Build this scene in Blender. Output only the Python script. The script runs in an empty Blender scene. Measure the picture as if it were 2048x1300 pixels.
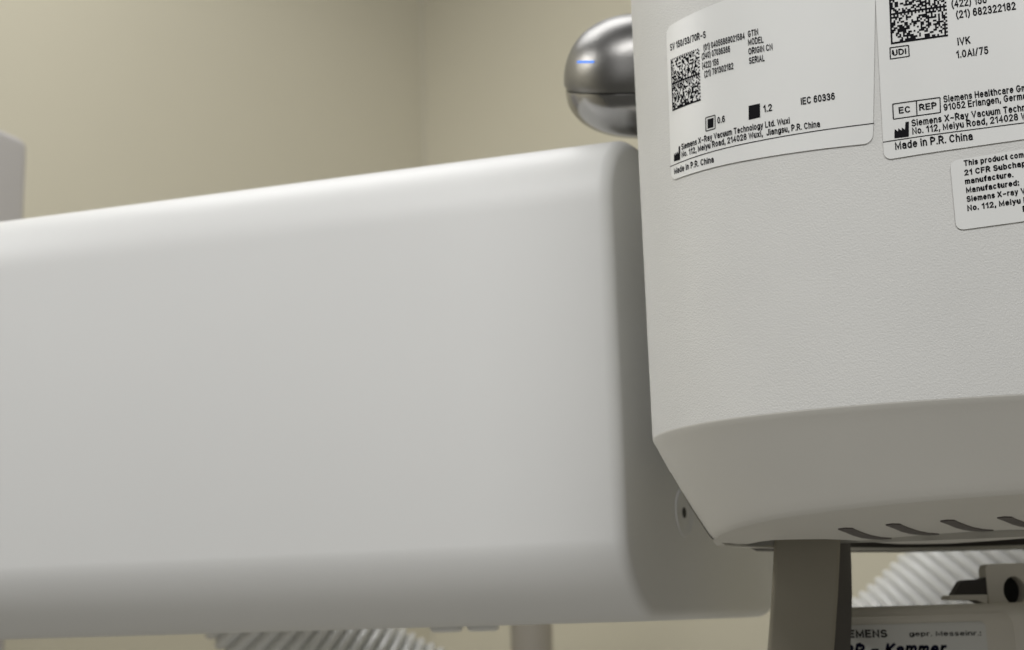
import bpy, bmesh, math
import numpy as np
from mathutils import Vector, Matrix
from mathutils.bvhtree import BVHTree

S = bpy.context.scene
COL = S.collection
rad = math.radians

# ------------------------------------------------------------------ camera
F_PX = 2814.0                                   # focal length in photo pixels (2048 wide)
PITCH, ROLL = rad(11.8), rad(1.7)
X0 = Vector((1, 0, 0)); U0 = Vector((0, -math.sin(PITCH), math.cos(PITCH)))
FW = Vector((0, math.cos(PITCH), math.sin(PITCH)))
RT = math.cos(ROLL) * X0 - math.sin(ROLL) * U0
UP = math.sin(ROLL) * X0 + math.cos(ROLL) * U0
cd = bpy.data.cameras.new('camera'); cam = bpy.data.objects.new('camera', cd); COL.objects.link(cam)
cam.matrix_world = Matrix((RT, UP, -FW)).transposed().to_4x4()
cd.sensor_width = 36; cd.lens = 36 * F_PX / 2048
cd.clip_start = .02; cd.clip_end = 60
cd.dof.use_dof = True; cd.dof.focus_distance = .565; cd.dof.aperture_fstop = 13
S.camera = cam

# ------------------------------------------------------------------ light
w = bpy.data.worlds.new('World'); S.world = w; w.use_nodes = True
bg = w.node_tree.nodes['Background']; bg.inputs[1].default_value = 1.0
_n = w.node_tree
_tc = _n.nodes.new('ShaderNodeTexCoord'); _sx = _n.nodes.new('ShaderNodeSeparateXYZ'); _cr = _n.nodes.new('ShaderNodeValToRGB')
_mr = _n.nodes.new('ShaderNodeMapRange'); _mr.inputs[1].default_value = -1; _mr.inputs[2].default_value = 1
_n.links.new(_tc.outputs['Generated'], _sx.inputs[0]); _n.links.new(_sx.outputs[2], _mr.inputs[0]); _n.links.new(_mr.outputs[0], _cr.inputs[0])
_cr.color_ramp.elements[0].position = .40; _cr.color_ramp.elements[0].color = (.122, .118, .107, 1)   # dim floor side of the room
_cr.color_ramp.elements[1].position = .58; _cr.color_ramp.elements[1].color = (.04, .04, .038, 1)
_n.links.new(_cr.outputs[0], bg.inputs[0])
def area(name, loc, target, sx, sy, power, col):
    l = bpy.data.lights.new(name, 'AREA'); l.shape = 'RECTANGLE'; l.size = sx; l.size_y = sy; l.energy = power; l.color = col
    o = bpy.data.objects.new(name, l); COL.objects.link(o); o.location = loc
    o.rotation_euler = (Vector(target) - Vector(loc)).to_track_quat('-Z', 'Y').to_euler()
    return o
WHITE = (1.0, .992, .985)
area('ceiling_lamp', (-.7, -.5, 1.5), (-.7, -.5, 0), 1.0, .6, 21, WHITE)
area('ceiling_lamp', (.6, -1.0, 1.3), (0, .6, .1), 1.0, .6, 16, WHITE)
area('ceiling_lamp', (-.35, 1.35, 1.5), (-.35, 1.35, 0), .9, .5, 7.5, WHITE)  # this and the next three: unseen fills added to brighten walls and hose
area('ceiling_lamp', (-1.7, .9, 1.2), (-1.7, .9, 0), .6, .6, 20, WHITE)
area('ceiling_lamp', (-.6, 1.7, 1.5), (-.6, 1.7, 0), .6, .4, 2.0, WHITE)
area('ceiling_lamp', (.2, 1.6, 1.5), (.2, 1.6, 0), .6, .4, 1.5, WHITE)
area('window_glow', (-1.3, -1.2, .5), (0, .6, .1), 1.2, 1.2, 4, WHITE)  # unseen fill added to brighten surfaces facing left
area('floor_bounce', (-.5, .5, -1.25), (-.3, .9, 0), 1.5, 1.0, 2.2, (1, .96, .88))
area('floor_bounce', (.5, .2, -1.2), (.6, 1.4, 0), 1.0, 1.0, 1.8, (1, .96, .88))
S.view_settings.view_transform = 'Standard'; S.view_settings.look = 'None'
S.view_settings.exposure = .06; S.view_settings.gamma = 1; S.view_settings.use_curve_mapping = False
S.cycles.use_denoising = True

# ------------------------------------------------------------------ helpers
def at(px, py, D):
    """world point seen at a photo pixel, D metres along the optical axis"""
    return D * (FW + (px - 1024) / F_PX * RT + (650 - py) / F_PX * UP)
def ray(px, py):
    return (FW + (px - 1024) / F_PX * RT + (650 - py) / F_PX * UP).normalized()

def mat(name, col, rough=.45, metal=0, bump=None, spec=.5, mottled=None, emit=None, specks=False):
    m = bpy.data.materials.new(name); m.use_nodes = True
    nt = m.node_tree; b = nt.nodes['Principled BSDF']
    b.inputs['Base Color'].default_value = (*col, 1); b.inputs['Roughness'].default_value = rough
    b.inputs['Metallic'].default_value = metal; b.inputs['Specular IOR Level'].default_value = spec
    tc = nt.nodes.new('ShaderNodeTexCoord')
    if mottled:
        sc, amt = mottled
        n = nt.nodes.new('ShaderNodeTexNoise'); n.inputs['Scale'].default_value = sc; n.inputs['Detail'].default_value = 5
        nt.links.new(tc.outputs['Object'], n.inputs['Vector'])
        r = nt.nodes.new('ShaderNodeValToRGB')
        r.color_ramp.elements[0].position = .3; r.color_ramp.elements[1].position = .7
        r.color_ramp.elements[0].color = (*[c * (1 - amt) for c in col], 1); r.color_ramp.elements[1].color = (*[min(1, c * (1 + amt)) for c in col], 1)
        nt.links.new(n.outputs[0], r.inputs[0]); nt.links.new(r.outputs[0], b.inputs['Base Color'])
    if specks:                                   # a few grains of dirt caught in the coat
        v = nt.nodes.new('ShaderNodeTexVoronoi'); v.inputs['Scale'].default_value = 60
        nt.links.new(tc.outputs['Object'], v.inputs['Vector'])
        sp = nt.nodes.new('ShaderNodeSeparateColor'); nt.links.new(v.outputs['Color'], sp.inputs[0])
        g1 = nt.nodes.new('ShaderNodeMath'); g1.operation = 'GREATER_THAN'; g1.inputs[1].default_value = .80; nt.links.new(sp.outputs[0], g1.inputs[0])
        sz_ = nt.nodes.new('ShaderNodeMath'); sz_.operation = 'MULTIPLY'; sz_.inputs[1].default_value = .045; nt.links.new(sp.outputs[1], sz_.inputs[0])
        l1 = nt.nodes.new('ShaderNodeMath'); l1.operation = 'LESS_THAN'; nt.links.new(v.outputs['Distance'], l1.inputs[0]); nt.links.new(sz_.outputs[0], l1.inputs[1])
        ml = nt.nodes.new('ShaderNodeMath'); ml.operation = 'MULTIPLY'; nt.links.new(g1.outputs[0], ml.inputs[0]); nt.links.new(l1.outputs[0], ml.inputs[1])
        m2 = nt.nodes.new('ShaderNodeMath'); m2.operation = 'MULTIPLY'; m2.inputs[1].default_value = .6; nt.links.new(ml.outputs[0], m2.inputs[0])
        mx = nt.nodes.new('ShaderNodeMix'); mx.data_type = 'RGBA'; mx.inputs['B'].default_value = (.12, .11, .10, 1)
        src = b.inputs['Base Color'].links[0].from_socket
        nt.links.new(m2.outputs[0], mx.inputs['Factor']); nt.links.new(src, mx.inputs['A']); nt.links.new(mx.outputs['Result'], b.inputs['Base Color'])
    last = None
    for sc, dist, st in (bump or []):
        n = nt.nodes.new('ShaderNodeTexNoise'); n.inputs['Scale'].default_value = sc; n.inputs['Detail'].default_value = 2
        nt.links.new(tc.outputs['Object'], n.inputs['Vector'])
        bn = nt.nodes.new('ShaderNodeBump'); bn.inputs['Distance'].default_value = dist; bn.inputs['Strength'].default_value = st
        nt.links.new(n.outputs[0], bn.inputs['Height'])
        if last: nt.links.new(last.outputs[0], bn.inputs['Normal'])
        last = bn
    if last: nt.links.new(last.outputs[0], b.inputs['Normal'])
    if emit:
        b.inputs['Emission Color'].default_value = (*emit[0], 1); b.inputs['Emission Strength'].default_value = emit[1]
    return m

M = {
 'wall': mat('wall_paint', (.58, .546, .43), .8, bump=[(60, .001, .15)], mottled=(1.5, .03)),
 'arm': mat('arm_plastic', (.685, .688, .675), .46, bump=[(900, .0002, .12), (14, .0006, .2)], mottled=(6, .012)),
 'cover': mat('textured_coat', (.605, .604, .58), .5, bump=[(1350, .0004, .45), (450, .0004, .06)], mottled=(30, .015), specks=True),
 'skirt': mat('smooth_coat', (.60, .588, .545), .5, bump=[(700, .0002, .15)], mottled=(25, .015)),
 'label': mat('label_film', (.705, .71, .69), .36, mottled=(40, .012)),
 'edge': mat('label_rim', (.30, .29, .28), .5),
 'ink': mat('black_ink', (.010, .010, .012), .8, spec=.05),
 'pen': mat('navy_pen', (.008, .009, .030), .8, spec=.05),
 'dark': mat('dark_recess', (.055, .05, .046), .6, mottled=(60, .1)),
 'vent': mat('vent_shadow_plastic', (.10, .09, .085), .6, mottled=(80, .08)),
 'post': mat('post_coat', (.25, .23, .18), .5, bump=[(500, .0003, .2)], mottled=(20, .05)),
 'chrome': mat('brushed_chrome', (.23, .226, .218), .36, 1, bump=[(500, .0003, .12), (70, .0010, .16)], mottled=(40, .08)),
 'chrome_low': mat('polished_chrome', (.34, .336, .33), .2, 1, bump=[(70, .0005, .10)]),
 'black': mat('black_gap', (.01, .01, .01), .7),
 'hose': mat('hose_plastic', (.66, .665, .65), .2, mottled=(30, .03)),
 'col': mat('column_paint', (.50, .485, .48), .35, mottled=(5, .03)),
 'pole': mat('pole_paint', (.33, .305, .26), .35, mottled=(9, .05)),
 'box': mat('chamber_coat', (.70, .67, .60), .5, bump=[(600, .0003, .2)], mottled=(30, .03)),
 'led': mat('blue_light', (.01, .03, .10), .8, spec=.05, emit=((.07, .25, .92), 1.15)),  # emission imitates a blue reflection
}

def thing(name, label, cat, loc=(0, 0, 0), group=None):
    o = bpy.data.objects.new(name, None); COL.objects.link(o); o.location = loc
    o['label'] = label; o['category'] = cat
    if group: o['group'] = group
    return o
def tag(o, label, cat):
    o['label'] = label; o['category'] = cat; o['kind'] = 'thing'
    return o
def link(name, me, m, parent=None, smooth=None):
    o = bpy.data.objects.new(name, me); COL.objects.link(o)
    for x in (m if isinstance(m, (list, tuple)) else [m]): me.materials.append(x)
    if parent is not None:
        o.parent = parent
        o.matrix_parent_inverse = Matrix.Translation(parent_loc(parent)).inverted()
    if smooth is not None:
        for p in me.polygons: p.use_smooth = True
        me.set_sharp_from_angle(angle=rad(smooth))
    return o
def parent_loc(p):
    return p.location if p.type == 'EMPTY' else Vector((0, 0, 0))
def loft(secs, cap0=True, cap1=True, closed=True):
    """skin a list of equal-length point rings"""
    bm = bmesh.new(); rings = [[bm.verts.new(p) for p in s] for s in secs]
    n = len(secs[0])
    for a, b in zip(rings, rings[1:]):
        for i in range(n if closed else n - 1):
            j = (i + 1) % n
            bm.faces.new((a[i], a[j], b[j], b[i]))
    if cap0: bm.faces.new(rings[0][::-1])
    if cap1: bm.faces.new(rings[-1])
    bmesh.ops.recalc_face_normals(bm, faces=bm.faces)
    return bm
def done(bm, name, m, parent=None, smooth=40):
    me = bpy.data.meshes.new(name); bm.to_mesh(me); bm.free()
    return link(name, me, m, parent, smooth)
def bvh(o):
    bm = bmesh.new(); bm.from_mesh(o.data); t = BVHTree.FromBMesh(bm); bm.free(); return t
def rrect(x0, x1, y0, y1, r, n=8):
    """rounded rectangle, counter-clockwise; r = radius or (bl, br, tr, tl)"""
    r = (r,) * 4 if not isinstance(r, tuple) else r
    out = []
    for (cx, cy, a0, q) in ((x0 + r[0], y0 + r[0], 180, r[0]), (x1 - r[1], y0 + r[1], 270, r[1]),
                            (x1 - r[2], y1 - r[2], 0, r[2]), (x0 + r[3], y1 - r[3], 90, r[3])):
        for i in range(n + 1):
            a = rad(a0 + 90 * i / n); out.append((cx + q * math.cos(a), cy + q * math.sin(a)))
    return out
def lathe(prof, n=64):
    return [[(r * math.cos(2 * math.pi * i / n), r * math.sin(2 * math.pi * i / n), z) for i in range(n)] for r, z in prof]

# ------------------------------------------------------------------ walls meeting in a soft corner
cx, cy = at(850, 400, 2.75)[:2]
c45 = math.sqrt(.5)
def wall(path, name, label):
    secs = []
    for (x, y), (nx, ny) in path:
        secs.append([(x, y, -1.3), (x, y, 1.55), (x + nx * .1, y + ny * .1, 1.55), (x + nx * .1, y + ny * .1, -1.3)])
    return tag(done(loft(secs), name, M['wall'], None, 30), label, 'wall')
R = .004
pl = [((cx - c45 * t, cy - c45 * t), (-c45, c45)) for t in (3.4, 2.4, 1.6, .9, .4)]
cc = (cx, cy - R * math.sqrt(2))
for i in range(0, 11):
    a = rad(135 - 9 * i); pl.append(((cc[0] + R * math.cos(a), cc[1] + R * math.sin(a)), (math.cos(a), math.sin(a))))
wall(pl, 'wall', 'lighter cream plaster wall on the left, beyond the long white arm')
e = pl[-1][0]
pr = [((e[0] + c45 * t, e[1] - c45 * t), (c45, c45)) for t in (.002, .4, .9, 1.6, 2.4, 3.4)]
wall(pr, 'wall', 'darker cream plaster wall right of the corner, behind the chrome knob')

# ------------------------------------------------------------------ white support arm
arm_root = thing('support_boom', 'long white rounded support arm running in from the left behind the labelled housing', 'support arm', at(1238, 1230, .72))
TA, SK = rad(17.4), math.tan(rad(9))
eu = Vector((math.cos(TA), -math.sin(TA), 0)); ev = Vector((math.sin(TA), math.cos(TA), 0))
AO = at(1236, 800, .72); AO.z = 0
ZT, ZB, AW = .2597, -.0032, .277
def arm_pt(u, v, z): return AO + eu * (u + v * SK) + ev * v + Vector((0, 0, z))
def arm_sec(u, ins):
    r = rrect(ins, AW - ins, ZB + ins, ZT - ins, (max(.0415 - ins, .004), max(.0415 - ins, .004), max(.0415 - ins, .004), max(.0445 - ins, .004)), 12)
    q = max(.0415 - ins, .004); n = 12                      # lower front corner: flatter than a circle
    for i in range(n + 1):
        a = rad(90 * i / n); ex = 2 / 1.62
        r[i] = (ins + q - q * math.cos(a) ** ex, ZB + ins + q - q * math.sin(a) ** ex)
    return [arm_pt(u, v, z) for v, z in r]
RE = .0068
secs = [arm_sec(u, 0) for u in (-1.3, -.9, -.6, -.4, -.25, -.15, -.08, -.04)]
for i in range(9):
    a = rad(90 * i / 8); secs.append(arm_sec(-RE + RE * math.sin(a), RE * (1 - math.cos(a))))
arm = done(loft(secs), 'arm_body', M['arm'], arm_root, 50)
# bolt cover with a small dark hole in the end face
def on_end(v, z, h=0): return arm_pt(h, v, z)
sv, sz = .089, .0555
rings = []
for rr_, h in ((.0139, -.001), (.0137, .0001), (.0127, .0004), (.0118, .0001), (.0109, -.0005), (.0037, -.0005), (.0033, -.0005)):
    rings.append([on_end(sv + rr_ * math.cos(2 * math.pi * i / 40), sz + rr_ * math.sin(2 * math.pi * i / 40), h + .0006) for i in range(40)])
cap = done(loft(rings), 'bolt_cover', M['arm'], arm_root, 40)
rings = [[on_end(sv + r_ * math.cos(2 * math.pi * i / 24), sz + r_ * math.sin(2 * math.pi * i / 24), h) for i in range(24)] for r_, h in ((.0030, -.0002), (.0030, .0004), (.002, .0005))]
done(loft(rings), 'bolt_hole', M['black'], cap, 40)
# two flat pads under the arm
for px0, px1 in ((862, 925), (935, 998)):
    pa, pb = at(px0, 1252, .94), at(px1, 1252, .94)
    c = (pa + pb) / 2; hw = (pb - pa).length / 2
    sec = [[(c.x + dx, c.y + dy, z) for dx, dy in rrect(-hw + q, hw - q, -.02 + q, .02 - q, .008, 5)] for z, q in ((ZB + .004, 0), (ZB - .0022, 0), (ZB - .0040, .002))]
    done(loft(sec), 'underside_pad', M['arm'], arm_root, 40)

# ------------------------------------------------------------------ housing with the labels
Q = at(1700, 812.5, .56); ZC = Q.z
def arcs(p, a, segs, sgn, step=2.0):
    out = []
    for r, da in segs:
        n = max(2, int(abs(da) / step))
        for i in range(n):
            am = rad(a + sgn * da / n / 2); ds = r * rad(da / n)
            p = (p[0] - sgn * math.cos(am) * ds, p[1] + sgn * math.sin(am) * ds); a += sgn * da / n; out.append(p)
    return out
left = arcs((Q.x, Q.y), 23, [(.18, 12), (.09, 40), (.065, 25)], 1)
_a = rad(115); left += [(left[-1][0] - math.cos(_a) * .02 * i, left[-1][1] + math.sin(_a) * .02 * i) for i in range(1, 11)]  # unseen rear flank, lengthened to darken the gap beside the arm end
left = left[:-10] + left[-10:] + arcs(left[-1], 115, [(.05, 65)], 1)
right = arcs((Q.x, Q.y), 23, [(.25, 10), (.95, 6), (.6, 7), (.5, 6), (.09, 84), (.06, 90)], -1)
PLAN = left[::-1] + [(Q.x, Q.y)] + right          # from the rear left round the front to the rear right
PL = np.array(PLAN)
d = np.roll(PL, -1, 0) - np.roll(PL, 1, 0); d[0] = PL[1] - PL[0]; d[-1] = PL[-1] - PL[-2]
d /= np.linalg.norm(d, axis=1)[:, None]
PN = np.stack([d[:, 1], -d[:, 0]], 1)             # outward normals
SA = np.concatenate([[0], np.cumsum(np.linalg.norm(np.diff(PL, axis=0), axis=1))])
CEN = np.array([.20, .68])
def ring(inset, z, scale=1.0, zfun=None, rear=None):
    P = PL - PN * inset
    if zfun is not None: P = np.stack([P[:, 0], np.minimum(P[:, 1], .69 - inset * .3)], 1)
    P = CEN + (P - CEN) * scale
    return [(x, y, z if zfun is None else zfun(x, y)) for x, y in P]
tube = thing('labelled_housing', 'large textured pale grey equipment housing with printed labels and a tapered underside', 'equipment housing', (CEN[0], CEN[1], ZC))
# upper cover
secs = [ring(.05, ZC + .30), ring(.02, ZC + .297), ring(.006, ZC + .288), ring(0, ZC + .27)]
secs += [ring(0, ZC + z) for z in (.2, .14, .09, .04, .01, .0035, .0003)]
upper = done(loft(secs, True, True), 'upper_cover', M['cover'], tube, 60)
# tapered lower cover: drop grows towards the rear left
DF = .0395
def full(x, y): return DF + max(-.012, min(.0085, .13 * (y - .588)))
def drop(k):                                     # k = 0..1 of the full drop
    return lambda x, y: ZC - k * full(x, y)
prof = [(.0002, .012), (.0017, .07), (.0043, .18), (.0074, .31), (.0118, .49), (.0166, .68), (.0213, .86), (.0236, .945), (.0250, .985)]
secs = [ring(.00004, 0, 1, lambda x, y: ZC + .0012), ring(.00004, 0, 1, lambda x, y: ZC)] + [ring(i, 0, 1, drop(k)) for i, k in prof] + [ring(.0258, 0, 1, drop(1.0))]
lower = done(loft(secs, False, False), 'lower_cover', M['skirt'], tube, 60)
# underside panel: from the lower crease back to a curved rim round the beam opening
cre = [Vector(p) for p in ring(.0258, 0, 1, drop(1.0))]
k0 = min(range(len(cre)), key=lambda k: cre[k].x / max(.1, cre[k].y) if cre[k].y < .70 else 9)
k1 = max(range(len(cre)), key=lambda k: cre[k].x)
cre = cre[k0:k1 + 1]
def on_plane(px, py, z):
    q_ = ray(px, py); return q_ * (z / q_.z)
ZR = .0322
rim_px = [(1440, 1088.5), (1462, 1090), (1490, 1087.5), (1506, 1084.5), (1520, 1081.5), (1545, 1078.5), (1575, 1077.5), (1600, 1077), (1650, 1076.5), (1700, 1078.5), (1735, 1081.5), (1770, 1085), (1800, 1086.5), (1850, 1086.5), (1900, 1085.5), (1975, 1080.5), (2048, 1075), (2200, 1063), (2420, 1049)]
rim = [on_plane(px, py, ZR) for px, py in rim_px]
def resample(P, n):
    P = np.array([tuple(p) for p in P]); t = np.concatenate([[0], np.cumsum(np.linalg.norm(np.diff(P, axis=0), axis=1))]); t /= t[-1]
    u = np.linspace(0, 1, n); return np.stack([np.interp(u, t, P[:, k]) for k in range(3)], 1)
def by_px(P, n):
    """resample along horizontal picture angle so both edges pair up"""
    P = np.array([tuple(p) for p in P]); t = P[:, 0] / P[:, 1]; o_ = np.maximum.accumulate(t + np.arange(len(t)) * 1e-7)
    u = np.linspace(o_[0], o_[-1], n); return np.stack([np.interp(u, o_, P[:, k]) for k in range(3)], 1)
NS = 180
A_, B_ = by_px(cre, NS), by_px(rim, NS)
rows = []
for f_ in (0, .02, .06, .15, .3, .5, .7, .85, .96, 1.0):
    r_ = A_ * (1 - f_) + B_ * f_
    r_[:, 2] -= .0012 * math.sin(math.pi * min(1, f_ * 1.0)) + (.0004 * min(1, f_ / .06))
    rows.append([tuple(p) for p in r_])
rows.append([(x, y + .0006, z + .0003) for x, y, z in rows[-1]])
rows.append([(x, y + .0008, z + .0045) for x, y, z in rows[-1]])
lip = done(loft(rows, False, False, False), 'base_panel', M['skirt'], tube, 35)
# recess shade painted as a dark strip, and the flange below it
def strip_box(px, d_front, d_back, z0, z1, name, m, r=.0005):
    fr = [on_plane(x, y, z1) for x, y in px]
    f2 = [(p.x, p.y) for p in fr]; b2 = [(p.x * (1 + d_back / p.y) + (.004 if i_ == 0 else 0), p.y + d_back) for i_, p in enumerate(fr)]
    pts = f2 + b2[::-1]
    return done(loft([[(x, y, z0) for x, y in pts], [(x, y, z1) for x, y in pts]]), name, m, tube, 30)
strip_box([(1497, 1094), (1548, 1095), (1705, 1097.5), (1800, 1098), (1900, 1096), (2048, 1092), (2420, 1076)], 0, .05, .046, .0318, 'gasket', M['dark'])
strip_box([(1449, 1091.5), (1475, 1093.2), (1548, 1095.3), (1705, 1099), (1800, 1100), (1900, 1098.5), (2048, 1094), (2420, 1078)], 0, .012, .0318, .0306, 'flange', M['skirt'])
# ventilation slots on the lip
T = bvh(lip)
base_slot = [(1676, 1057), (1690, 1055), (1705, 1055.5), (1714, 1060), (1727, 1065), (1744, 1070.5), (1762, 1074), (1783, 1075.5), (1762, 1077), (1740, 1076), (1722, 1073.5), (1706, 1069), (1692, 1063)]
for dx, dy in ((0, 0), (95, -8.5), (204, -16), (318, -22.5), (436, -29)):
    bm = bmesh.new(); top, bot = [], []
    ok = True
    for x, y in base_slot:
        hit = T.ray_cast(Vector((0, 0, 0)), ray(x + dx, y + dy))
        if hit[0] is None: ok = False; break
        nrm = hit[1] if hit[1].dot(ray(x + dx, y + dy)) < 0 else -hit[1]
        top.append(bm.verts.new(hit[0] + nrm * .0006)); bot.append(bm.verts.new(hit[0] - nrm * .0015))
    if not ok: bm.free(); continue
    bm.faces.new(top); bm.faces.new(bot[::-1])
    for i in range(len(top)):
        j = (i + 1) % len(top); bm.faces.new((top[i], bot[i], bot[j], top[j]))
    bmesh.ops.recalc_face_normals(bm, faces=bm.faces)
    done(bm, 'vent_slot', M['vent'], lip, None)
# neck that carries the housing on the arm
a0 = on_end(.15, .13, -.02); a1 = a0 + (eu - ev * SK).normalized() * .09
q = (a1 - a0).to_track_quat('Z', 'Y')
secs = [[a0 + q @ Vector((.05 * math.cos(t), .05 * math.sin(t), h)) for t in np.linspace(0, 2 * math.pi, 40, endpoint=False)] for h in (0, (a1 - a0).length)]
done(loft(secs), 'mounting_neck', M['skirt'], tube, 40)
# grip post below
def post(pts_l, pts_r, Dl, Dr, back, name, m):
    secs = []
    for (xl, y), (xr, _) in zip(pts_l, pts_r):
        A, B = at(xl, y, Dl), at(xr, y, Dr)
        w_ = (B - A); n_ = Vector((-w_.y, w_.x, 0)).normalized()
        L = w_.length; uu = w_.normalized()
        sec = [A + uu * px_ + n_ * py_ for px_, py_ in rrect(0, L, 0, back, .0022, 4)]
        secs.append(sec)
    return done(loft(secs), name, m, tube, 40)
ys = (1050, 1085, 1130, 1190, 1250, 1320, 1380)
post([(x, y) for x, y in zip((1549, 1548, 1546, 1542.5, 1538.5, 1533, 1528), ys)],
     [(x, y) for x, y in zip((1681, 1681, 1679, 1676, 1672, 1667, 1662), ys)], .672, .666, .030, 'grip_post', M['post'])
post([(x, y) for x, y in zip((1679, 1679, 1677, 1674, 1670, 1665, 1660), ys)],
     [(x, y) for x, y in zip((1703, 1703.5, 1705.5, 1707, 1706, 1703, 1700), ys)], .676, .692, .018, 'post_rail', M['dark'])  # darker side face of the post, made as a separate bar

# ------------------------------------------------------------------ printed labels on the housing
i0 = int(np.argmin(PL[:, 0])) - 6
def to_sz(px, py):
    """where the sight line through a photo pixel meets the housing: arc length and height"""
    dv = ray(px, py); best = None
    for i in range(max(0, i0 - 30), len(PL) - 1):
        p, q_ = PL[i], PL[i + 1]; e_ = q_ - p
        det = dv.x * -e_[1] + dv.y * e_[0]
        if abs(det) < 1e-12: continue
        t = (p[0] * -e_[1] + p[1] * e_[0]) / det
        k = (dv.x * p[1] - dv.y * p[0]) / det
        k = -k if False else k
        # solve t*dv = p + k*e
        A_ = np.array([[dv.x, -e_[0]], [dv.y, -e_[1]]]); t, k = np.linalg.solve(A_, p)
        if -1e-6 <= k <= 1 + 1e-6 and t > 0 and (best is None or t < best[0]):
            best = (t, SA[i] + k * (SA[i + 1] - SA[i]), t * dv.z)
    return best[1], best[2]
def from_sz(s, z, h=0):
    x = np.interp(s, SA, PL[:, 0]); y = np.interp(s, SA, PL[:, 1])
    nx = np.interp(s, SA, PN[:, 0]); ny = np.interp(s, SA, PN[:, 1]); l = math.hypot(nx, ny)
    return (x + nx / l * h, y + ny / l * h, z)

# single-stroke sans lettering, cap height 1, x-height .73
def _arc(cx, cy, rx, ry, a0, a1, n=None):
    n = n or max(3, int(abs(a1 - a0) / 22))
    return [(cx + rx * math.cos(rad(a0 + (a1 - a0) * i / n)), cy + ry * math.sin(rad(a0 + (a1 - a0) * i / n))) for i in range(n + 1)]
def _glyphs():
    A = _arc; g = {}
    XH = .73
    def L(*p): return list(p)
    g['A'] = (.62, [L((0, 0), (.31, 1), (.62, 0)), L((.12, .33), (.50, .33))])
    g['B'] = (.54, [L((0, 0), (0, 1), (.28, 1)) + A(.28, .76, .22, .24, 80, -90) + L((0, .52)), L((.28, .52)) + A(.28, .26, .26, .26, 90, -90) + L((0, 0))])
    g['C'] = (.58, [A(.30, .5, .30, .5, 42, 318, 16)])
    g['D'] = (.58, [L((0, 0), (0, 1), (.24, 1)) + A(.24, .5, .34, .5, 90, -90, 10) + L((0, 0))])
    g['E'] = (.48, [L((.48, 1), (0, 1), (0, 0), (.48, 0)), L((0, .52), (.43, .52))])
    g['F'] = (.46, [L((.46, 1), (0, 1), (0, 0)), L((0, .5), (.40, .5))])
    g['G'] = (.60, [A(.30, .5, .30, .5, 45, 330, 16) + L((.60, .45), (.34, .45))])
    g['H'] = (.54, [L((0, 0), (0, 1)), L((.54, 0), (.54, 1)), L((0, .52), (.54, .52))])
    g['I'] = (.0, [L((0, 0), (0, 1))])
    g['J'] = (.42, [L((.42, 1), (.42, .24)) + A(.21, .22, .21, .22, 0, -180, 8)])
    g['K'] = (.54, [L((0, 0), (0, 1)), L((.52, 1), (0, .40)), L((.17, .58), (.56, 0))])
    g['L'] = (.44, [L((0, 1), (0, 0), (.44, 0))])
    g['M'] = (.68, [L((0, 0), (0, 1), (.34, .12), (.68, 1), (.68, 0))])
    g['N'] = (.54, [L((0, 0), (0, 1), (.54, 0), (.54, 1))])
    g['O'] = (.62, [A(.31, .5, .31, .5, 0, 360, 20)])
    g['P'] = (.52, [L((0, 0), (0, 1), (.27, 1)) + A(.27, .73, .25, .27, 90, -90) + L((0, .46))])
    g['R'] = (.54, [L((0, 0), (0, 1), (.28, 1)) + A(.28, .74, .24, .26, 90, -90) + L((0, .48)), L((.28, .48), (.54, 0))])
    g['S'] = (.54, [A(.27, .74, .25, .26, 35, 250, 10)[:-1] + A(.27, .26, .27, .26, 75, -150, 11)])
    g['T'] = (.54, [L((0, 1), (.54, 1)), L((.27, 1), (.27, 0))])
    g['U'] = (.54, [L((0, 1), (0, .28)) + A(.27, .28, .27, .28, 180, 360, 9) + L((.54, 1))])
    g['V'] = (.60, [L((0, 1), (.30, 0), (.60, 1))])
    g['W'] = (.86, [L((0, 1), (.20, 0), (.43, .9), (.66, 0), (.86, 1))])
    g['X'] = (.56, [L((0, 0), (.56, 1)), L((0, 1), (.56, 0))])
    g['Y'] = (.56, [L((0, 1), (.28, .46), (.56, 1)), L((.28, .46), (.28, 0))])
    g['0'] = (.48, [A(.24, .5, .24, .5, 0, 360, 18)])
    g['1'] = (.30, [L((.02, .76), (.26, 1), (.26, 0))])
    g['2'] = (.48, [A(.24, .73, .23, .27, 170, -28, 9) + L((0, 0), (.49, 0))])
    g['3'] = (.48, [A(.23, .75, .21, .25, 160, -80, 9) + L((.17, .53)), L((.17, .53)) + A(.23, .27, .25, .27, 82, -160, 10)])
    g['4'] = (.50, [L((.37, 0), (.37, 1), (0, .30), (.50, .30))])
    g['5'] = (.48, [L((.44, 1), (.08, 1), (.03, .50)) + A(.23, .32, .25, .32, 130, -155, 11)])
    g['6'] = (.48, [A(.24, .31, .24, .31, 150, -210, 14), L((.015, .40)) + A(.27, .56, .25, .44, 190, 50, 8)])
    g['7'] = (.46, [L((0, 1), (.46, 1), (.16, 0))])
    g['8'] = (.48, [A(.24, .76, .21, .24, 0, 360, 14), A(.24, .27, .24, .27, 0, 360, 14)])
    g['9'] = (.48, [A(.24, .69, .24, .31, 0, 360, 14), A(.22, .44, .26, .44, 20, -130, 8)])
    g['a'] = (.42, [A(.21, .53, .20, .20, 165, 0, 7) + L((.41, 0)), L((.41, .42)) + A(.20, .21, .20, .21, 95, 330, 9)])
    g['b'] = (.44, [L((0, 0), (0, 1)), A(.22, .365, .22, .365, 0, 360, 14)])
    g['c'] = (.40, [A(.21, .365, .21, .365, 48, 312, 11)])
    g['d'] = (.44, [L((.44, 0), (.44, 1)), A(.22, .365, .22, .365, 0, 360, 14)])
    g['e'] = (.44, [L((.01, .40), (.44, .40)) + A(.22, .365, .22, .365, 8, 315, 13)])
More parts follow.
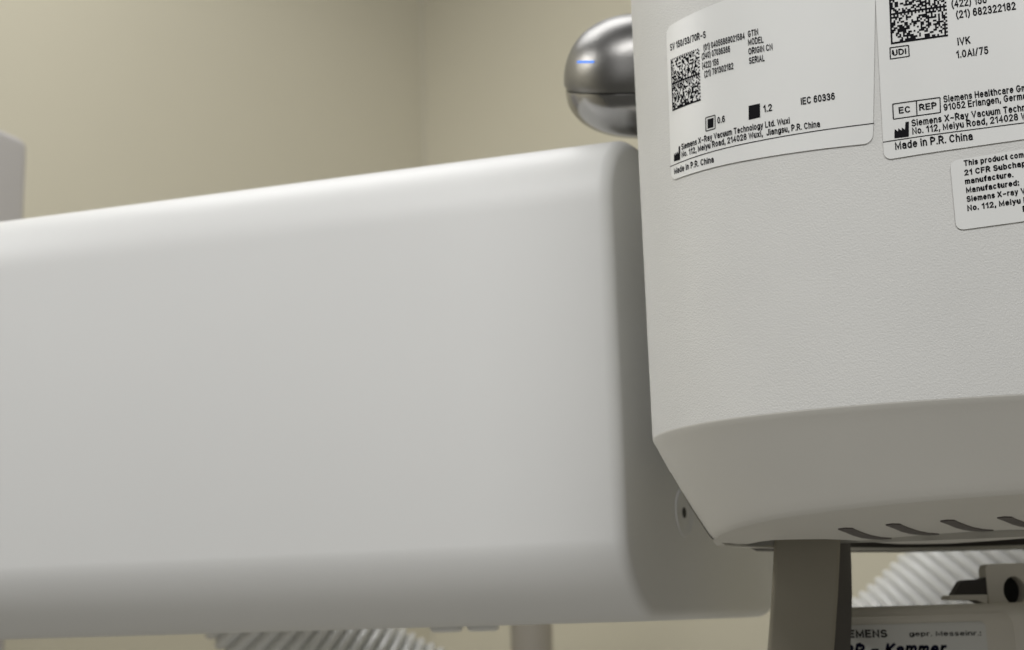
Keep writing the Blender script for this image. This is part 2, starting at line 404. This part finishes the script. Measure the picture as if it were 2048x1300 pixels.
    g['f'] = (.26, [L((.10, 0), (.10, .80)) + A(.26, .80, .16, .20, 180, 80, 4), L((0, XH), (.27, XH))])
    g['g'] = (.44, [A(.22, .375, .22, .355, 0, 360, 14), L((.44, XH), (.44, -.06)) + A(.22, -.06, .22, .20, 0, -155, 7)])
    g['h'] = (.40, [L((0, 0), (0, 1)), L((0, .45)) + A(.20, .48, .20, .25, 170, 0, 7) + L((.40, 0))])
    g['i'] = (.0, [L((0, 0), (0, .66)), L((0, .95), (0, 1.0))])
    g['k'] = (.38, [L((0, 0), (0, 1)), L((.36, XH), (0, .28)), L((.12, .42), (.40, 0))])
    g['l'] = (.0, [L((0, 0), (0, 1))])
    g['m'] = (.66, [L((0, 0), (0, XH)), L((0, .48)) + A(.165, .50, .165, .23, 170, 0, 6) + L((.33, 0)), L((.33, .48)) + A(.495, .50, .165, .23, 170, 0, 6) + L((.66, 0))])
    g['n'] = (.40, [L((0, 0), (0, XH)), L((0, .46)) + A(.20, .48, .20, .25, 170, 0, 7) + L((.40, 0))])
    g['o'] = (.44, [A(.22, .365, .22, .365, 0, 360, 14)])
    g['p'] = (.44, [L((0, -.27), (0, XH)), A(.22, .365, .22, .365, 0, 360, 14)])
    g['r'] = (.24, [L((0, 0), (0, XH)), L((0, .44)) + A(.20, .47, .20, .25, 165, 75, 4)])
    g['s'] = (.38, [A(.19, .54, .175, .19, 30, 250, 8)[:-1] + A(.19, .19, .19, .19, 75, -150, 8)])
    g['t'] = (.25, [L((.11, .95), (.11, .14)) + A(.23, .14, .12, .14, 180, 285, 4), L((0, XH), (.26, XH))])
    g['u'] = (.40, [L((0, XH), (0, .25)) + A(.20, .25, .20, .25, 180, 350, 7), L((.40, XH), (.40, 0))])
    g['v'] = (.42, [L((0, XH), (.21, 0), (.42, XH))])
    g['w'] = (.62, [L((0, XH), (.15, 0), (.31, .66), (.47, 0), (.62, XH))])
    g['x'] = (.40, [L((0, 0), (.40, XH)), L((0, XH), (.40, 0))])
    g['y'] = (.42, [L((0, XH), (.21, .02)), L((.42, XH), (.19, -.10)) + A(.06, -.10, .12, .17, -10, -90, 3)])
    g['.'] = (.0, [L((0, .0), (0, .03))])
    g[','] = (.04, [L((.04, .09), (0, -.20))])
    g[':'] = (.0, [L((0, -.06), (0, .09)), L((0, .58), (0, .73))])
    g['/'] = (.30, [L((0, -.04), (.30, 1.02))])
    g['-'] = (.40, [L((0, .42), (.40, .42))])
    g['('] = (.16, [A(.42, .42, .42, .74, 125, 235, 7)])
    g[')'] = (.16, [A(-.26, .42, .42, .74, 55, -55, 7)])
    return g
GLY = _glyphs()
def _stroke(pts, wd, V, Fc):
    """a pen stroke of width wd along pts, with mitred joints and square ends"""
    p = [np.array(q) for q in pts]
    closed = np.linalg.norm(p[0] - p[-1]) < 1e-6
    if closed: p = p[:-1]
    n = len(p); b = len(V)
    for i in range(n):
        t0 = p[i] - p[i - 1] if (closed or i > 0) else p[1] - p[0]
        t1 = p[(i + 1) % n] - p[i] if (closed or i < n - 1) else p[-1] - p[-2]
        t0 = t0 / (np.linalg.norm(t0) + 1e-9); t1 = t1 / (np.linalg.norm(t1) + 1e-9)
        n0 = np.array([-t0[1], t0[0]]); n1 = np.array([-t1[1], t1[0]])
        mm = n0 + n1; l = np.linalg.norm(mm); mm = mm / l if l > .3 else n0
        k = 1 / max(.5, float(mm @ n1)); off = mm * wd / 2 * k
        c = p[i].copy()
        if not closed and i == 0: c -= t1 * wd * .42
        if not closed and i == n - 1: c += t0 * wd * .42
        V.append(tuple(c + off)); V.append(tuple(c - off))
    for i in range(n if closed else n - 1):
        j = (i + 1) % n
        Fc.append((b + 2 * i, b + 2 * i + 1, b + 2 * j + 1, b + 2 * j))
def text_2d(body, bold=.13, shear=0.0, wob=0.0):
    """letters as flat strokes; every stroke pulled in by half the pen so the cap height stays 1"""
    V, Fc = [], []; x = 0.0; h = bold / 2; ends = []
    rs = np.random.RandomState(7)
    for ch in body:
        if ch == ' ': x += .34; ends.append(x); continue
        wd, st = GLY[ch]
        if ch == '-': x += .06
        dy, sc = (rs.uniform(-wob, wob), 1 + rs.uniform(-wob, wob)) if wob else (0, 1)
        for s in st:
            q = [(x + h + px_ * sc, h + py_ * (1 - bold) + dy) for px_, py_ in s]
            q = [(a_ + shear * b_, b_) for a_, b_ in q]
            _stroke(q, bold, V, Fc)
        x += wd * sc + bold
        ends.append(x)
        x += .115 + (.06 if ch == '-' else 0)
    return np.array(V), Fc, ends
H0 = .00012                                       # print thickness above the label
class Printing:
    def __init__(s): s.v, s.f = [], []
    def add(s, V, Fc):
        b = len(s.v); s.v += V; s.f += [tuple(i + b for i in f_) for f_ in Fc]
    def build(s, name, m, parent):
        me = bpy.data.meshes.new(name); me.from_pydata(s.v, [], s.f); me.update()
        return link(name, me, m, parent)
def put_text(P, mapper, body, a, b, cap, fit=None, lift=0, bold=.15, shear=0, wob=0):
    """a, b: baseline ends (2-D on the label) of body, or of its first `fit` characters / of the slice `fit`"""
    V, Fc, ends = text_2d(body, bold, shear, wob)
    i, j = (0, len(body)) if fit is None else ((0, fit) if isinstance(fit, int) else fit)
    xs = 0 if i == 0 else ends[i - 1] + .115
    ux, uy = (b[0] - a[0]), (b[1] - a[1])
    k = ux / (ends[j - 1] - xs); sl = uy / ux
    pts = []
    for x, y in V:
        s = a[0] + (x - xs) * k
        pts.append(mapper(s, a[1] + (s - a[0]) * sl + y * cap, lift))
    P.add(pts, Fc)
def put_poly(P, mapper, pts, lift, sub=1):
    P.add([mapper(s, z, lift) for s, z in pts], [tuple(range(len(pts)))])
def put_bar(P, mapper, a, b, t, lift, n=1):
    """straight ruled line of thickness t from a to b"""
    a, b = np.array(a), np.array(b); dd = (b - a) / np.linalg.norm(b - a); nn = np.array([-dd[1], dd[0]]) * t / 2
    L, Rr = [], []
    for i in range(n + 1):
        c_ = a + (b - a) * i / n; L.append(mapper(*(c_ + nn), lift)); Rr.append(mapper(*(c_ - nn), lift))
    P.add(L + Rr, [(i, i + 1, n + 1 + i + 1, n + 1 + i) for i in range(n)])
def put_frame(P, mapper, corners, t, lift):
    for i in range(4): put_bar(P, mapper, corners[i], corners[(i + 1) % 4], t, lift + .00001 * i, 10)

def sheet(name, corner_px, r, parent, th=.0005):
    """label film wrapped on the housing. corner_px: bl, br, tr, tl photo pixels"""
    bl, br, tr, tl = [np.array(to_sz(*c)) for c in corner_px]
    s0 = min(bl[0], tl[0]); s1 = max(br[0], tr[0])
    W, H = 1.0, 1.0
    wid = np.linalg.norm(br - bl); hei = np.linalg.norm(tl - bl)
    outline = rrect(0, wid, 0, hei, r, 5)
    def q2(u, v):
        u, v = u / wid, v / hei
        return (1 - u) * (1 - v) * bl + u * (1 - v) * br + u * v * tr + (1 - u) * v * tl
    # columns along u so that the film bends with the cover
    us = sorted(set([round(p[0], 7) for p in outline] + list(np.linspace(0, wid, 60))))
    def span(u):
        lo, hi = [], []
        n = len(outline)
        for k in range(n):
            (x0, y0), (x1, y1) = outline[k], outline[(k + 1) % n]
            if abs(x1 - x0) < 1e-9:
                if abs(u - x0) < 1e-7: lo += [y0, y1]
                continue
            tt = (u - x0) / (x1 - x0)
            if -1e-6 <= tt <= 1 + 1e-6: lo.append(y0 + (y1 - y0) * tt)
        return min(lo), max(lo)
    bm = bmesh.new(); cols = []
    for u in us:
        lo, hi = span(u)
        a_, b_ = q2(u, lo), q2(u, hi)
        cols.append([bm.verts.new(from_sz(*a_, th)), bm.verts.new(from_sz(*b_, th)), bm.verts.new(from_sz(*a_, -.0001)), bm.verts.new(from_sz(*b_, -.0001))])
    for A_, B_ in zip(cols, cols[1:]):
        bm.faces.new((A_[0], B_[0], B_[1], A_[1])).material_index = 0
        bm.faces.new((A_[2], B_[2], B_[0], A_[0])).material_index = 1
        bm.faces.new((A_[1], B_[1], B_[3], A_[3])).material_index = 1
    A_ = cols[0]; bm.faces.new((A_[2], A_[0], A_[1], A_[3])).material_index = 1
    A_ = cols[-1]; bm.faces.new((A_[0], A_[2], A_[3], A_[1])).material_index = 1
    bmesh.ops.recalc_face_normals(bm, faces=bm.faces)
    return done(bm, name, [M['label'], M['edge']], parent, 30)
TH = .0005
mp = from_sz
PXM = .56 / F_PX                                   # metres per photo pixel on the housing front
def T_(P, body, x0, y0, x1, y1, cap, fit=None, bold=.19):
    a, b = to_sz(x0, y0), to_sz(x1, y1)
    # true cap height: pixels at this spot
    zt = to_sz((x0 + x1) / 2, (y0 + y1) / 2 - cap)[1] - to_sz((x0 + x1) / 2, (y0 + y1) / 2)[1]
    put_text(P, mp, body, a, b, zt * 1.05, fit, TH + H0, bold)
def poly(P, pts, lift=0): put_poly(P, mp, [to_sz(*p) for p in pts], TH + H0 + lift)
def frame(P, c, t=2.0): put_frame(P, mp, [to_sz(*p) for p in c], t * PXM, TH + H0)
def bar(P, p0, p1, t=1.6, n=8): put_bar(P, mp, to_sz(*p0), to_sz(*p1), t * PXM, TH + H0, n)
def factory(P, xl, xr, yb, yt, sl):
    """manufacturer symbol: saw-tooth works with a chimney"""
    w_ = xr - xl; h_ = yb - yt
    o = [(0, 0), (1, 0), (1, 1), (.76, 1), (.72, .50), (.52, .66), (.49, .46), (.27, .64), (.24, .42), (.03, .62)]
    # split into convex pieces
    def q3(u, v): return (xl + u * w_, yb - v * h_ + sl * u * w_)
    for pc in ([(0, 0), (1, 0), (1, .42), (0, .42)], [(.72, .42), (1, .42), (1, 1), (.77, 1)], [(.49, .42), (.72, .42), (.72, .50), (.51, .66)], [(.24, .42), (.49, .42), (.49, .46), (.27, .64)], [(0, .42), (.24, .42), (.03, .62)]):
        poly(P, [q3(*p) for p in pc])

# --- first label, wrapped round the corner of the cover
L1 = sheet('rating_label', [(1344.5, 362), (1746, 287), (1752, -75), (1334, 57)], .0035, upper)
L1['label'] = 'smaller-lettered rating label bending round the left corner'
P = Printing()
T_(P, 'SV 150/33/70R-S', 1342.6, 103, 1413.5, 76.5, 14)
T_(P, '(01) 04056869021584', 1409, 103, 1491, 79, 13)
T_(P, 'GTIN', 1497.3, 76, 1518, 70.8, 13)
T_(P, '(240) 07036366', 1405.5, 120.5, 1461.8, 105, 13)
T_(P, 'MODEL', 1497.6, 92, 1528.3, 86.3, 13)
T_(P, '(422) 156', 1406, 139, 1439, 130.4, 13)
T_(P, 'ORIGIN CN', 1498.3, 110.7, 1546.5, 101, 13)
T_(P, '(21) 781302182', 1410.6, 156, 1468.3, 139, 13)
T_(P, 'SERIAL', 1499.5, 129.3, 1530.5, 123, 13)
T_(P, '0.6', 1436.5, 248.6, 1451.7, 244.5, 13)
T_(P, '1.2', 1527.8, 226, 1545.5, 222.5, 14)
T_(P, 'IEC 60336', 1603, 211, 1670.7, 200, 14)
T_(P, 'Siemens X-Ray Vacuum Technology Ltd. Wuxi', 1365, 301, 1580.7, 247.9, 12.5)
T_(P, 'No. 112, Meiyu Road, 214028 Wuxi,  Jiangsu, P.R. China', 1365.5, 316, 1641, 255, 12.5)
T_(P, 'Made in P.R. China', 1350.6, 349.4, 1429.5, 325.5, 12.5)
P.build('printed_text', M['ink'], L1)
P = Printing()
bar(P, (1342, 334), (1748.5, 247.5), 1.8, 60)
poly(P, [(1498.6, 240.8), (1521.3, 235.4), (1521, 207.6), (1498.4, 212.6)])
frame(P, [(1413.6, 263), (1432, 257.5), (1431.6, 230.8), (1413, 236.2)])
poly(P, [(1417, 258), (1428.6, 254.6), (1428.4, 236), (1416.7, 239.4)])
factory(P, 1350, 1362.3, 323.5, 296, -.30)
P.build('printed_symbol', M['ink'], L1)

def matrix(name, c, seed, parent, n=32):
    """printed matrix symbol: solid left and lower rules, a rule across the middle, random filling. c: bl, br, tr, tl"""
    rs = np.random.RandomState(seed); g = rs.rand(n, n) < .5
    for r0 in (0, n // 2):
        g[r0, :] = True; g[r0 + n // 2 - 1, :] = np.arange(n) % 2 == 0
    for c0 in (0, n // 2):
        g[:, c0] = True if c0 == 0 else g[:, c0]
    g[:, n - 1] = np.arange(n) % 2 == 0
    bl, br, tr, tl = [np.array(to_sz(*p)) for p in c]
    def q(u, v): return (1 - u) * (1 - v) * bl + u * (1 - v) * br + u * v * tr + (1 - u) * v * tl
    P = Printing()
    for r in range(n):
        k = 0
        while k < n:
            if not g[r, k]: k += 1; continue
            k2 = k
            while k2 < n and g[r, k2] and k2 - k < 4: k2 += 1
            put_poly(P, mp, [q(k / n, r / n), q(k2 / n, r / n), q(k2 / n, (r + 1) / n), q(k / n, (r + 1) / n)], TH + H0); k = k2
    P.build(name, M['ink'], parent)
matrix('matrix_symbol', [(1347, 223), (1403.3, 201.5), (1400, 97), (1343.6, 119.5)], 3, L1)

# --- second label
L2 = sheet('rating_label', [(1768.5, 321), (2300, 246), (2300, -160), (1748, -60)], .0032, upper)
L2['label'] = 'larger-lettered rating label cut by the right and top edges'
P = Printing()
T_(P, '(422) 156', 1903.4, 17.5, 1973.6, 7.5, 15.5)
T_(P, '(21) 682322182', 1912.6, 38.8, 2031.7, 20.3, 15.5)
T_(P, 'IVK', 1915.4, 92.3, 1941, 88.5, 15)
T_(P, '1.0AI/75', 1912.6, 118.2, 1977, 108.8, 15)
T_(P, 'UDI', 1785.3, 113, 1813, 109, 11.5)
T_(P, 'EC', 1798, 228.5, 1821.5, 225.5, 12.5)
T_(P, 'REP', 1838.8, 222.7, 1873.8, 217.8, 12.5)
T_(P, 'Siemens Healthcare GmbH', 1887, 206.5, 2027, 186.8, 13.5, 18)
T_(P, '91052 Erlangen, Germany', 1887.7, 222.7, 2002, 206.5, 13.5, 15)
T_(P, 'Siemens X-Ray Vacuum Technology Ltd. Wuxi', 1823.5, 254.3, 2000.7, 229.5, 13.5, 20)
T_(P, 'No. 112, Meiyu Road, 214028 Wuxi, Jiangsu, P.R. China', 1825, 270.3, 2036.5, 241.5, 13.5, 27)
T_(P, 'Made in P.R. China', 1790.8, 301, 1945.8, 281, 15.5)
P.build('printed_text', M['ink'], L2)
P = Printing()
bar(P, (1766, 285.3), (2060, 245), 1.8, 30)
frame(P, [(1781, 119), (1818.5, 113.5), (1817, 91.6), (1780, 96.6)], 2.1)
frame(P, [(1787, 239.3), (1880.7, 226), (1879.6, 196), (1785.5, 209.2)], 2.1)
bar(P, (1834, 232.4), (1832.8, 203), 2.1)
factory(P, 1789, 1817.8, 277.5, 247.5, -.12)
P.build('printed_symbol', M['ink'], L2)

matrix('matrix_symbol', [(1782, 90), (1896, 73.5), (1890, -43), (1777, -25)], 11, L2)

# --- third label
L3 = sheet('compliance_label', [(1912.5, 461.5), (2250, 417), (2246, 270), (1899.5, 322.5)], .0030, upper)
P = Printing()
T_(P, 'This product complies with', 1927.8, 333.5, 2036, 317.5, 11.5, 15, .22)
T_(P, '21 CFR Subchapter J in', 1928.8, 352.3, 2042, 335, 11.5, 13, .22)
T_(P, 'manufacture.', 1930.3, 369.8, 2026.8, 355.2, 11.5, None, .22)
T_(P, 'Manufactured:', 1932.3, 387.3, 2038, 371.8, 11.5, None, .22)
T_(P, 'Siemens X-ray Vacuum', 1933.4, 405.2, 2036.5, 390, 11.5, 13, .22)
T_(P, 'No. 112, Meiyu Road', 1934.8, 423.2, 2041.4, 408, 11.5, 14, .22)
T_(P, 'P.R. China', 2045.5, 425, 2120, 414.5, 11.5, None, .22)
P.build('printed_text', M['ink'], L3)

# ------------------------------------------------------------------ chrome knob above the arm
KD = .81
kc = at(1294, 162, KD)
pk = KD / F_PX
knob = thing('chrome_knob', 'rounded chrome control knob with a thin seam above the white arm', 'control knob', kc)
tilt = Matrix.Rotation(rad(26), 4, 'X') @ Matrix.Rotation(rad(-2), 4, 'Y')
def kprof(l): return [(r * pk, z * pk) for r, z in l]
def xf(secs): return [[kc + tilt @ Vector(p) for p in s] for s in secs]
def dome(z0, z1, r0, e, n=22):
    return [(r0 * max(0.02, math.cos(rad(90) * i / n) ** e), z0 + (z1 - z0) * math.sin(rad(90) * i / n)) for i in range(n + 1)]
seam = -8
up_ = [(160, seam + .9), (162.5, seam + 1.4)] + [(164, seam + 12), (165.5, 0)] + dome(4, 134, 166, .74)
done(loft(xf(lathe(kprof(up_), 72))), 'knob_cap', M['chrome'], knob, 50)
lo_ = [(159.5, seam - .9), (162.2, seam - 1.3), (162.8, seam - 5)] + dome(seam - 10, -112, 162.5, .85)
done(loft(xf(lathe(kprof(lo_), 72))), 'knob_base', M['chrome_low'], knob, 50)
done(loft(xf(lathe(kprof([(157, seam + 2), (158.5, seam), (157, seam - 2)]), 72))), 'seam_ring', M['black'], knob, 50)
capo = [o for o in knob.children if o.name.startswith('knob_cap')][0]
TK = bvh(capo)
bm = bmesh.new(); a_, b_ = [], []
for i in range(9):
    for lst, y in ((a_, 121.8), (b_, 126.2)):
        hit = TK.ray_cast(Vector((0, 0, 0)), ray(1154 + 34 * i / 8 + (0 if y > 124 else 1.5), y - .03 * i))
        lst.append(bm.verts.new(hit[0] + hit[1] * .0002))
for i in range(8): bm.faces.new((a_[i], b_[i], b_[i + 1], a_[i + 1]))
done(bm, 'indicator_light', M['led'], capo, None)  # glowing strip standing in for a blue reflection on the chrome
st = at(1304, 240, KD + .015)
done(loft([[(st.x + .0035 * math.cos(t), st.y + .0035 * math.sin(t), z) for t in np.linspace(0, 6.283, 20, endpoint=False)] for z in (st.z, ZT - .004)]), 'stem', M['chrome'], knob, 40)

# ------------------------------------------------------------------ corrugated hose hanging in a loop
HD = 1.25
hs = HD / F_PX
hc = at(1215, 567, HD)
hose_bm_secs = []
RL, RH = 933 * hs, 132 * hs
pitch_ = 24.5 * hs; amp = .0056
def hose_point(a): return hc + RT * (RL * math.cos(a)) + UP * (RL * math.sin(a))
a = rad(180 + 30); a1 = rad(360 - 27)
n_r = int((a1 - a) * RL / pitch_); per = 8; ns = 48
for i in range(n_r * per + 1):
    t = a + (a1 - a) * i / (n_r * per)
    c = hose_point(t); rd = (RT * math.cos(t) + UP * math.sin(t))
    ph = (i % per) / per
    rr_ = RH - amp + amp * (abs(math.sin(math.pi * ph)) ** .8)
    hose_bm_secs.append([c + rd * (rr_ * math.cos(q_)) + FW * (rr_ * math.sin(q_)) for q_ in np.linspace(0, 2 * math.pi, ns, endpoint=False)])
tag(done(loft(hose_bm_secs), 'corrugated_hose', M['hose'], None, 60), 'thick pale ribbed hose hanging in a loop below the arm and housing', 'hose')

# ------------------------------------------------------------------ column behind the arm, far left
th = rad(22.7); cu = Vector((math.cos(th), -math.sin(th), 0)); cv = Vector((math.sin(th), math.cos(th), 0))
C0 = at(60, 400, 1.62); C0.z = 0
ztop = at(40, 260, 1.6).z
sec = []
for z, q_ in [(-1.3, 0), (-.5, 0), (0, 0), (.2, 0), (ztop - .012, 0)] + [(ztop - .012 + .012 * math.sin(rad(15 * i)), .012 * (1 - math.cos(rad(15 * i)))) for i in range(1, 7)]:
    sec.append([C0 + cu * x + cv * y + Vector((0, 0, z)) for x, y in rrect(-.30 + q_, 0 - q_, -.28 + q_, 0 - q_, .016, 5)])
tag(done(loft(sec), 'stand_column', M['col'], None, 40), 'grey-white upright column at the far left, behind the arm', 'column')

# slim pole under the arm
pc = at(1063, 1275, 1.75); pr_ = 42 * 1.75 / F_PX
tag(done(loft([[(pc.x + pr_ * math.cos(t), pc.y + pr_ * math.sin(t), z) for t in np.linspace(0, 2 * math.pi, 40, endpoint=False)] for z in (-1.3, -.4, .05, .25)]), 'support_pole', M['pole'], None, 40),
    'brown-grey round pole showing below the right end of the arm', 'pole')

# ------------------------------------------------------------------ measuring chamber box below the housing
BD = .73
o_ = at(1690, 1212, BD)
bx = thing('measuring_chamber', 'pale grey device box with a handwritten label under the housing', 'device box', (o_.x + .08, o_.y + .05, o_.z - .12))
def bp(px, py, dy=0): q_ = ray(px, py); t = (o_.y + dy) / q_.y; return t * q_.x, t * q_.z     # a point on its front plane
bx0 = bp(1640, 1220)[0]; bx1 = bp(2290, 1220)[0]; bt = bp(1850, 1210)[1]
Rb = .007
secs = []
for i in range(7):
    a_ = rad(90 * i / 6); ins = Rb * (1 - math.sin(a_))
    secs.append([(x, o_.y + Rb * (1 - math.cos(a_)) * 0 + (Rb - Rb * math.sin(a_)) * 0 + Rb * math.cos(a_) * 0, z) for x, z in []])
secs = []
for y, q_ in [(o_.y, Rb), (o_.y + Rb * .08, Rb * .60), (o_.y + Rb * .3, Rb * .29), (o_.y + Rb * .6, Rb * .08), (o_.y + Rb, 0), (o_.y + .10, 0)]:
    secs.append([(x, y, z) for x, z in rrect(bx0 + q_, bx1 - q_, bt - .12 + q_, bt - q_, .008, 6)])
done(loft(secs), 'box_body', M['box'], bx, 60)
def slab(px0, px1, pyt, pyb, r, y0, y1, name, m, parent, bev=.0004):
    x0, zt_ = bp(px0, pyt); x1, zb_ = bp(px1, pyb)
    zt_ = bp((px0 + px1) / 2, pyt)[1]; zb_ = bp((px0 + px1) / 2, pyb)[1]
    s_ = [[(x, y, z) for x, z in rrect(x0 + q_, x1 - q_, zb_ + q_, zt_ - q_, r, 6)] for y, q_ in ((y1, 0), (y0 + bev, 0), (y0, bev))]
    return done(loft(s_), name, m, parent, 40)
pan = slab(1660, 2052, 1229, 1520, .007, o_.y - .0007, o_.y + .003, 'front_panel', M['box'], bx)
lab = slab(1668, 1986, 1246.5, 1420, .003, o_.y - .0011, o_.y + .001, 'adhesive_label', M['label'], bx, .0001)
mpb = lambda s, z, h: (s, o_.y - .0011 - .0001 - h, z)
PB = BD / F_PX
P = Printing()
put_text(P, mpb, 'SIEMENS', bp(1711, 1275.5), bp(1774, 1275), 15.5 * PB, (3, 7), 0, .21)
put_text(P, mpb, 'gepr. Messeinr.:', bp(1817.6, 1272.5), bp(1961, 1271), 9.5 * PB, None, 0, .16)
P.build('printed_text', M['ink'], lab)
P = Printing()
put_text(P, mpb, 'RR - Kammer', bp(1770, 1313), bp(1889, 1310), 26 * PB, (5, 11), 0, .22, .30, .05)
P.build('handwriting', M['pen'], lab)
# bracket plate with a round hole, and a dark clip beside it
def bracket():
    x0, _ = bp(1975, 1180, .012); x1, _ = bp(2075, 1180, .012); zt_ = bp(2010, 1127, .012)[1]; zb_ = bt - .001
    hx, hz = bp(2029, 1181, .012); hr = 22.5 * PB; hr2 = 28.5 * PB
    n = 64; yb, yf = o_.y + .024, o_.y + .012
    ou, inn = [], []
    for i in range(n):
        t = 2 * math.pi * i / n
        inn.append((hx + hr * math.cos(t), hz + hr2 * math.sin(t)))
        dx, dz = math.cos(t), math.sin(t)
        k = min([(x1 - hx) / dx if dx > 1e-9 else 9, (x0 - hx) / dx if dx < -1e-9 else 9, (zt_ - hz) / dz if dz > 1e-9 else 9, (zb_ - hz) / dz if dz < -1e-9 else 9])
        ou.append((hx + dx * k, hz + dz * k))
    # round the top-left corner
    rc = .0028
    for i, (x, z) in enumerate(ou):
        if x < x0 + rc and z > zt_ - rc:
            v = Vector((x - (x0 + rc), z - (zt_ - rc))); v = v.normalized() * rc; ou[i] = (x0 + rc + v.x, zt_ - rc + v.y)
    secs = [[(x, yb, z) for x, z in inn], [(x, yf, z) for x, z in inn], [(x, yf, z) for x, z in ou], [(x, yb, z) for x, z in ou], [(x, yb, z) for x, z in inn]]
    pl_ = done(loft(secs, False, False), 'bracket_plate', M['box'], bx, 40)
    s2 = [[(x, y, z) for x, z in [(hx + (p[0] - hx) * 1.03, hz + (p[1] - hz) * 1.03) for p in inn]] for y in (yb - .002, yb + .003)]
    done(loft(s2), 'bore', M['black'], pl_, 40)
bracket()
def extr(pxs, y0, y1, name, m):
    pts = [bp(*p, y0 - o_.y) for p in pxs]
    return done(loft([[(x, y, z) for x, z in pts] for y in (y0, y1)]), name, m, bx, 20)
extr([(1906, 1192), (1914, 1178), (1923, 1163), (1930, 1160), (1958, 1159), (1966, 1156), (1976, 1153), (1976, 1192)], o_.y + .013, o_.y + .022, 'clip', M['dark'])
extr([(1900, 1199.5), (1900, 1192), (1906, 1190), (1975, 1189), (1975, 1212), (1968, 1206), (1955, 1200.5)], o_.y + .010, o_.y + .026, 'clip_foot', M['box'])
